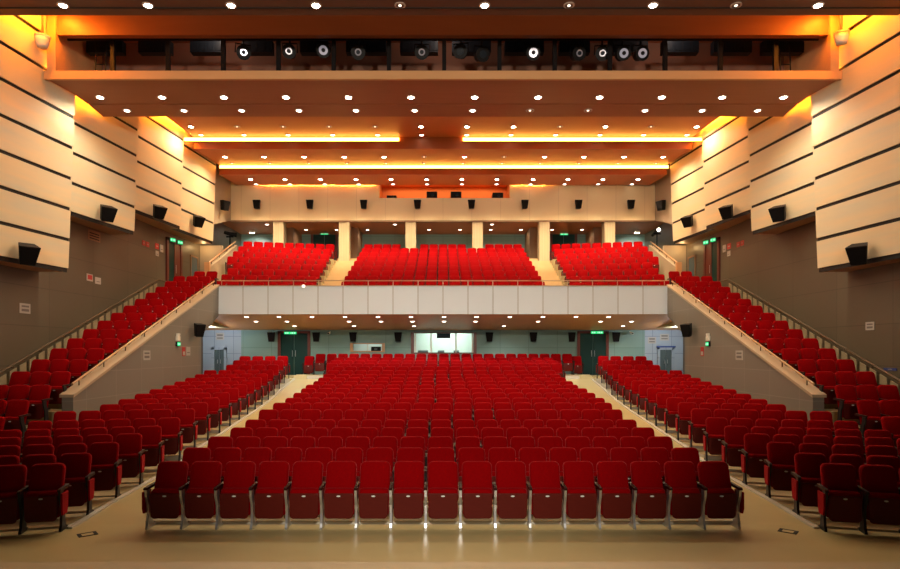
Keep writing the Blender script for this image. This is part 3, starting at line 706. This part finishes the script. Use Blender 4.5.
for s in (-1, 1):
    px, py = (42.5, 40.5) if s < 0 else (841.5, 37)
    p = at(px, py, 17.0); t = thing('dome_camera', f"white dome camera hanging on a rod at the {'left' if s<0 else 'right'} end of the light bridge", 'camera', p)
    mb = MB()
    MB().tube([(0,0,-.2),(0,0,-.15),(0,0,-.05),(0,0,.08)], .13, 14, r2=.19).build('dome', M['whitepaint'], t, smooth=True)
    MB().tube([(0,0,.08),(0,0,.13)], .20, 14).build('cap', M['whitepaint'], t)
    MB().tube([(0,0,.13),(0,0,2.0)], .03, 8).build('rod', M['raildark'], t)

# ================================================================== side acoustic panels
def speaker(name_label, p, yaw, pitch, w=.40, h=.56, d=.34, group=None):
    t = thing('mounted_loudspeaker', name_label, 'loudspeaker', p, (pitch, 0, yaw), group)
    hw = w/2
    pts = [(-hw, 0), (hw, 0), (hw*.72, d), (-hw*.72, d)]      # front at y=0 facing -Y
    cb = MB().prism_z(pts, -h/2, h/2); tp = lambda v: (v[0]*(1 - .3*(.5 - v[2]/h)), v[1]*(1 - .15*(.5 - v[2]/h)), v[2])
    cb.v = [tp(v) for v in cb.v]; cb.build('cabinet', M['black'], t, bevel=.015)
    g = MB().box(-hw+.03, hw-.03, -.012, 0, -h/2+.03, h/2-.03); g.v = [(v[0]*(1 - .3*(.5 - v[2]/h)), v[1], v[2]) for v in g.v]; g.build('grille', M['cone'], t)
    MB().tube([(0, d-.01, 0), (0, d+.09, 0)], .035, 8).build('bracket', M['black'], t)
    return t
PAN = [ # far depth, bottom z, label, near depth
    (18.7, 5.29, .95, 10.8), (22.7, 7.24, .97, 18.72), (26.7, 8.26, .97, 22.72), (30.45, 8.28, .98, 26.72)]
SL = .108; XF = 11.74; TOPZ = 12.9
SPK = [(23, 256), (103, 215), (155, 213), (194.5, 222)]
for s in (-1, 1):
    side = 'left' if s < 0 else 'right'
    for i, (yf, zb, gap, yn) in enumerate(PAN):
        lean = .04
        xf, xn = XF, XF + SL*(yf-yn)
        t = thing('acoustic_panel', f"tall pale wood wall panel with black grooves, {ORD[i+1]} from the stage on the {side} wall", 'wall panel', (s*xf, yf, zb), (0, 0, 0), f'wall panels on the {side}')
        W = lambda x, y, z: (s*x - s*xf, y-yf, z-zb)
        top = 12.95
        def slab(mb, z0, z1, off0, off1, ext=0.0):
            """slab following the panel face; off measured towards the hall, leaning in with height"""
            L0, L1 = lean*(z0-zb), lean*(z1-zb)
            mb.add([W(xn-off1-L0, yn, z0), W(xf-off1-L0, yf, z0), W(xf-off0-L0, yf, z0), W(xn-off0-L0, yn, z0),
                    W(xn-off1-L1, yn, z1), W(xf-off1-L1, yf, z1), W(xf-off0-L1, yf, z1), W(xn-off0-L1, yn, z1)],
                   [(0,1,2,3),(4,5,6,7),(0,1,5,4),(1,2,6,5),(2,3,7,6),(3,0,4,7)])
            return mb
        # wedge body back to the wall
        mb = MB(); Lt = lean*(top-zb)
        bx = 12.6
        mb.add([W(xn, yn, zb), W(xf, yf, zb), W(bx, yf, zb), W(max(bx, xn), yn, zb), W(xn-Lt, yn, top), W(xf-Lt, yf, top), W(bx, yf, top), W(max(bx, xn), yn, top)],
               [(0,1,2,3),(4,5,6,7),(0,1,5,4),(1,2,6,5),(2,3,7,6),(3,0,4,7)])
        mb.build('body', M['panelbody'], t)
        slab(MB(), zb-.01, top, -.0, .02).build('groove_backing', M['groove'], t)
        z = zb + .12; q = 0
        while z < top - .1:
            z1 = min(zb + gap*(q+1), top)
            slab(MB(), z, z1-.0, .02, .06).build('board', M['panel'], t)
            q += 1; z = zb + gap*q + .105
    # loudspeakers on the panels
    for i, (px, py) in enumerate(SPK):
        yf, zb, gap, yn = PAN[i]
        r = (px-CX)/F
        # intersection of the view ray with the panel face
        y = (XF + SL*yf - .08) / (SL - r) if True else 0
        x = -r*y; z = zat(py + 1.5, y)
        yaw = s*math.radians(-52)
        p = Vector((s*(x-.34), y-.25, z))
        speaker(f"black loudspeaker on the {ORD[i+1]} wall panel from the stage on the {side}", p, s*math.radians(-50), math.radians(24), .54, .54 if i == 0 else .50, .36)
# rear loudspeakers on the upper wall
for i, px in enumerate((256.3, 309.6, 363.6, 417.5, 471.5, 525, 578.8, 631.5)):
    p = at(px, 204, FY-.44); speaker(f"black loudspeaker, {ORD[i+1]} from the left on the upper rear wall", p, 0, math.radians(5), .42, .47, .34, 'loudspeakers on the upper rear wall')
for i, px in enumerate((271, 316, 353, 398, 489.5, 533.5, 572, 616.5)):
    p = at(px, 337, RW-.40); speaker(f"black loudspeaker, {ORD[i+1]} from the left on the wall under the balcony", p, 0, math.radians(3), .42, .49, .30, 'loudspeakers under the balcony')
for s in (-1, 1):
    side = 'left' if s < 0 else 'right'
    y = 31.6; p = Vector((s*11.36, y-.1, zat(206, y))); speaker(f"black loudspeaker on the short beige wall beside the {side} end of the upper rear wall", p, s*math.radians(-60), math.radians(8), .48, .5, .34)
    x = 9.8; y = 23.6; p = Vector((s*(x-.36), y-.22, zat(331, y))); speaker(f"black loudspeaker on the low wall of the {side} ramp", p, s*math.radians(-52), math.radians(12), .42, .5, .3)

# ================================================================== side doors, notices, follow spots
def wallsheet(name, label, cat, px0, px1, py0, py1, X, mats, s, blocks=None):
    """flat sheet on a side wall at |x|=X covering a patch of pixels"""
    a, b = sorted([X*F/abs(px0-CX), X*F/abs(px1-CX)]); ym = (a+b)/2
    z0, z1 = zat(py1, ym), zat(py0, ym)
    t = thing(name, label, cat, (s*X, ym, z0))
    hw = (b-a)/2
    MB().box(-s*.015, 0, -hw, hw, 0, z1-z0).build('sheet', mats[0], t)
    h = z1-z0
    for (u0, u1, v0, v1) in (blocks or ((-.7, .7, .62, .8), (-.7, .7, .2, .45))):
        MB().box(-s*.018, -s*.015, hw*u0, hw*u1, h*v0, h*v1).build('printing', mats[1], t)
WX = 12.6
for s in (-1, 1):
    side = 'left' if s < 0 else 'right'
    mx = (lambda v: v) if s < 0 else (lambda v: 886-v)
    # double door to the foyer
    y0, y1 = WX*F/(CX-165.5), WX*F/(CX-181); z0 = 5.45; z1 = zat(240, (y0+y1)/2)
    d = tag(bpy.data.objects.new('door_7' if s < 0 else 'door_8', None), f'tall dark red door at the top of the {side} stairs', 'door', kind='structure'); C.objects.link(d); d.location = (s*WX, (y0+y1)/2, z0)
    hw = (y1-y0)/2; h = z1-z0
    mb = MB(); mb.box(-s*.08, 0, -hw, -hw+.18, 0, h); mb.box(-s*.08, 0, hw-.18, hw, 0, h); mb.box(-s*.08, 0, -hw, hw, h-.14, h); mb.build('door_frame', M['doorred'], d)
    lf = MB().box(-s*.03, 0, -hw+.18, 0, 0, h-.14).build('door_leaf', M['doorleaf'], d)
    lf = MB().box(-s*.05, 0, 0, hw-.18, 0, h-.14).build('door_leaf', M['doorred'], d)
    MB().tube([(-s*.09, .1, h*.4), (-s*.09, .1, h*.55)], .015, 6).build('door_handle', M['chrome'], lf)
    for q, (pa, pb_) in enumerate(((170, 175), (177, 182.5))):
        pc = (pa+pb_)/2; y = (WX-.25)*F/(CX-pc); z = zat(240 if q == 0 else 242.5, y)
        exit_sign((s*(WX-.25), y, z), .30, .18, f"lit green exit sign, {'nearer' if q == 0 else 'farther'} of the two over the {side} foyer door", s*math.radians(-65))
    # service door further back
    y0, y1 = WX*F/(CX-190.5), WX*F/(CX-196.5)
    d = tag(bpy.data.objects.new('door_9' if s < 0 else 'door_10', None), f'grey service door past the {side} foyer door', 'door', kind='structure'); C.objects.link(d); d.location = (s*WX, (y0+y1)/2, 5.45)
    hw = (y1-y0)/2
    MB().box(-s*.04, 0, -hw, hw, 0, 2.1).build('door_leaf', M['slate'], d)
    mb = MB(); mb.box(-s*.06, 0, -hw-.08, -hw, 0, 2.18); mb.box(-s*.06, 0, hw, hw+.08, 0, 2.18); mb.box(-s*.06, 0, -hw, hw, 2.1, 2.18); mb.build('door_frame', M['brown'], d)
    B1 = ((-.7, .7, .62, .8), (-.7, .7, .2, .45)); 
    if s < 0:
        wallsheet('wall_notice', 'white printed notice alone on the dark left wall near the stage', 'notice', 19.5, 30, 303.5, 313.5, WX, (M['paper'], M['ink']), s, B1)
    else:
        wallsheet('wall_notice', 'white printed notice alone on the dark right wall near the stage', 'notice', 866, 874.5, 322, 330, WX, (M['paper'], M['ink']), s, B1)
        wallsheet('wall_strip_sign', 'thin blue strip sign low on the dark right wall', 'sign', 884, 897, 368, 370.5, WX, (M['navy'], M['paper']), s, ((-.3, .3, .4, .6),))
    if s < 0:
        wallsheet('wall_notice', 'red round marked notice on the left wall below the second panel', 'notice', 86.5, 92.5, 274, 281, WX, (M['paper'], M['redsign']), s, ((-.75, .75, .2, .85),))
        wallsheet('wall_notice', 'white notice beside the red one on the left wall', 'notice', 95, 100.5, 277.5, 284, WX, (M['paper'], M['ink']), s, ((-.6, .6, .3, .4),))
    for q, (pa, pb_) in enumerate(((142, 145), (146, 149))):
        wallsheet('red_wall_box', f"small red fire alarm plate, {'nearer' if q == 0 else 'farther'} of the pair on the {side} wall", 'alarm plate', mx(pa), mx(pb_), 240.5+q*1.5, 245.5+q*1.5, WX, (M['redsign'], M['paper']), s, ((-.3, .3, .4, .6),))
    wallsheet('wall_notice', f"red notice beside the {side} foyer door", 'notice', mx(155), mx(158.5), 243.5, 249, WX, (M['redsign'], M['paper']), s, ((-.5, .5, .4, .6),))
    wallsheet('wall_notice', f"upper white notice next to the {side} foyer door", 'notice', mx(160), mx(163), 245, 252, WX, (M['paper'], M['ink']), s, ((-.6, .6, .3, .4),))
    wallsheet('wall_notice', f"lower white notice next to the {side} foyer door", 'notice', mx(155.5), mx(158.5), 251, 256, WX, (M['paper'], M['ink']), s, ((-.6, .6, .3, .4),))
    if s < 0:
        wallsheet('wall_vent', 'dark square ventilation grille on the left wall under the second panel', 'vent', 88, 100, 231, 241, WX, (M['brown'], M['black']), s, ((-.8, .8, .15, .25), (-.8, .8, .4, .5), (-.8, .8, .65, .75)))
    # on the low ramp wall, facing the stalls
    RX = 9.8
    off = 0 if s < 0 else 0
    wallsheet('wall_notice', f"white notice with dark print midway along the low {side} ramp wall", 'notice', mx(143), mx(150), 350.5, 360, RX, (M['paper'], M['ink']), s, B1)
    wallsheet('wall_notice', f"{'red and ' if s<0 else 'orange and '}white notice at the rear of the low {side} ramp wall", 'notice', mx(182), mx(185), 347, 356, RX, (M['redsign'], M['paper']), s, ((-.7, .7, .1, .5),))
    if s < 0: wallsheet('wall_notice', 'white notice at the rear of the low left ramp wall beside the red one', 'notice', 186, 190, 347, 355.5, RX, (M['paper'], M['ink']), s, ((-.6, .6, .3, .4),))
    y = RX*F/(CX-177); 
    t = thing('emergency_lamp', f"white twin emergency lamp on the low {side} ramp wall", 'lamp', (s*RX, y, zat(338, y)))
    MB().box(-s*.08, 0, -.11, .11, -.1, .06).build('housing', M['whitepaint'], t)
    for sy in (-.06, .06): MB().tube([(-s*.04, sy, .06), (-s*.05, sy, .17)], .045, 8).build('lamp_head', M['whitepaint'], t)
    exit_sign((s*(RX-.04), y, zat(344, y)), .26, .16, f"small lit green exit sign on the low {side} ramp wall", s*math.radians(-90))
    # follow spot at the balcony end
    p = at(230 if s < 0 else 657, 241, 33.8)
    t = thing('follow_spot', 'black follow spot on a tripod behind the left balcony block, unlit' if s < 0 else 'follow spot with a glowing lens on a stand behind the right balcony block', 'follow spot', (p.x, p.y, 7.86))
    hz_ = zat(234 if s < 0 else 231, 33.8) - 7.86
    MB().tube([(0, 0, .35), (0, 0, hz_-.1)], .035, 8).build('stand', M['black'], t)
    for a in range(3): MB().tube([(0, 0, .6), (.35*math.cos(a*2.09), .35*math.sin(a*2.09), 0)], .02, 6).build('leg', M['black'], t)
    if s < 0: MB().tube([(-.30, -.1, .08+hz_), (0, 0, hz_), (.34, .12, hz_-.04)], .09, 12, r2=.13).build('body', M['black'], t)
    else:
        MB().tube([(0, .7, hz_-.1), (0, 0, hz_), (0, -.25, hz_+.02)], .09, 12, r2=.12).build('body', M['black'], t)
        MB().tube([(0, -.25, hz_+.02), (0, -.28, hz_+.02)], .10, 14).build('lens', M['screen'], t)
    MB().box(-.2, .2, -.03, .03, hz_-.2, hz_-.12).build('yoke', M['black'], t)
    # bullet camera under the balcony
    p = at(329 if s < 0 else 631.5, 333, RW-.35)
    t = thing('bullet_camera', f"white bullet camera on the rear wall under the balcony, {side} of the booth", 'camera', p)
    MB().tube([(0, .1, 0), (0, -.2, -.03)], .06, 10).build('body', M['whitepaint'], t); MB().tube([(0, .06, .02), (0, .33, .08)], .02, 6).build('bracket', M['whitepaint'], t); MB().tube([(0, -.2, -.03), (0, -.21, -.03)], .045, 10).build('lens', M['black'], t)
# notices on the rear corner wall
for px0, px1, py0, py1, lab in ((648, 656, 337, 343.5, 'white printed notice on the blue grey wall right of the rear exit'), (660, 669, 334, 340.5, 'pale notice higher on the blue grey wall at the right rear corner'), (216, 224, 333, 340, 'pale notice on the blue grey wall at the left rear corner')):
    a, b = at(px0, py1, RW-.01), at(px1, py0, RW-.01)
    t = thing('wall_notice', lab, 'notice', ((a.x+b.x)/2, RW, a.z)); w, h = (b.x-a.x)/2, b.z-a.z
    MB().box(-w, w, -.015, 0, 0, h).build('sheet', M['paper'], t); MB().box(-w*.7, w*.7, -.018, -.015, h*.2, h*.35).build('printing', M['ink'], t); MB().box(-w*.7, w*.7, -.018, -.015, h*.6, h*.8).build('printing', M['ink'], t)
# work lamps hanging over the stage, behind the camera
for x in (-5, 5):
    light('SPOT', 'stage_work_lamp', (x, -2.0, 8.5), 3600, (1, .86, .68), (math.radians(108), 0, 0), spot_size=1.75, spot_blend=.5, shadow_soft_size=.25)
light('SPOT', 'stage_front_lamp', (0, -1.0, 6.5), 4000, (1, .88, .72), (math.radians(70), 0, 0), spot_size=.85, spot_blend=.9, shadow_soft_size=.2)
for s in (-1, 1): light('POINT', 'lobby_lamp', (s*11.4, 29.3, 3.75), 100, (.85, .93, 1.0), shadow_soft_size=.1)
# warm lamps at the landings
for s in (-1, 1):
    light('POINT', 'landing_lamp', (s*12.2, 30.6, 8.1), 14, (1, .62, .25), shadow_soft_size=.08)

# ================================================================== light, camera
wd = bpy.data.worlds.new('World'); bpy.context.scene.world = wd; wd.use_nodes = True
bg = wd.node_tree.nodes['Background']; bg.inputs[0].default_value = (1.0, .85, .7, 1); bg.inputs[1].default_value = 0.015
cam = bpy.data.cameras.new('camera'); co = bpy.data.objects.new('camera', cam); C.objects.link(co)
co.location = (0, 0, HC); co.rotation_euler = (PI/2, 0, 0)
cam.sensor_width = 36; cam.sensor_fit = 'HORIZONTAL'; cam.lens = F/900*36
cam.shift_x = (450-CX)/900; cam.shift_y = (HY-284.5)/900
cam.clip_end = 200
sc = bpy.context.scene; sc.camera = co
sc.view_settings.view_transform = 'Standard'; sc.view_settings.look = 'None'; sc.view_settings.gamma = 1; sc.view_settings.use_curve_mapping = False
sc.view_settings.exposure = 0.12
sc.cycles.max_bounces = 5; sc.cycles.diffuse_bounces = 3; sc.cycles.glossy_bounces = 3
sc.cycles.sample_clamp_indirect = 4
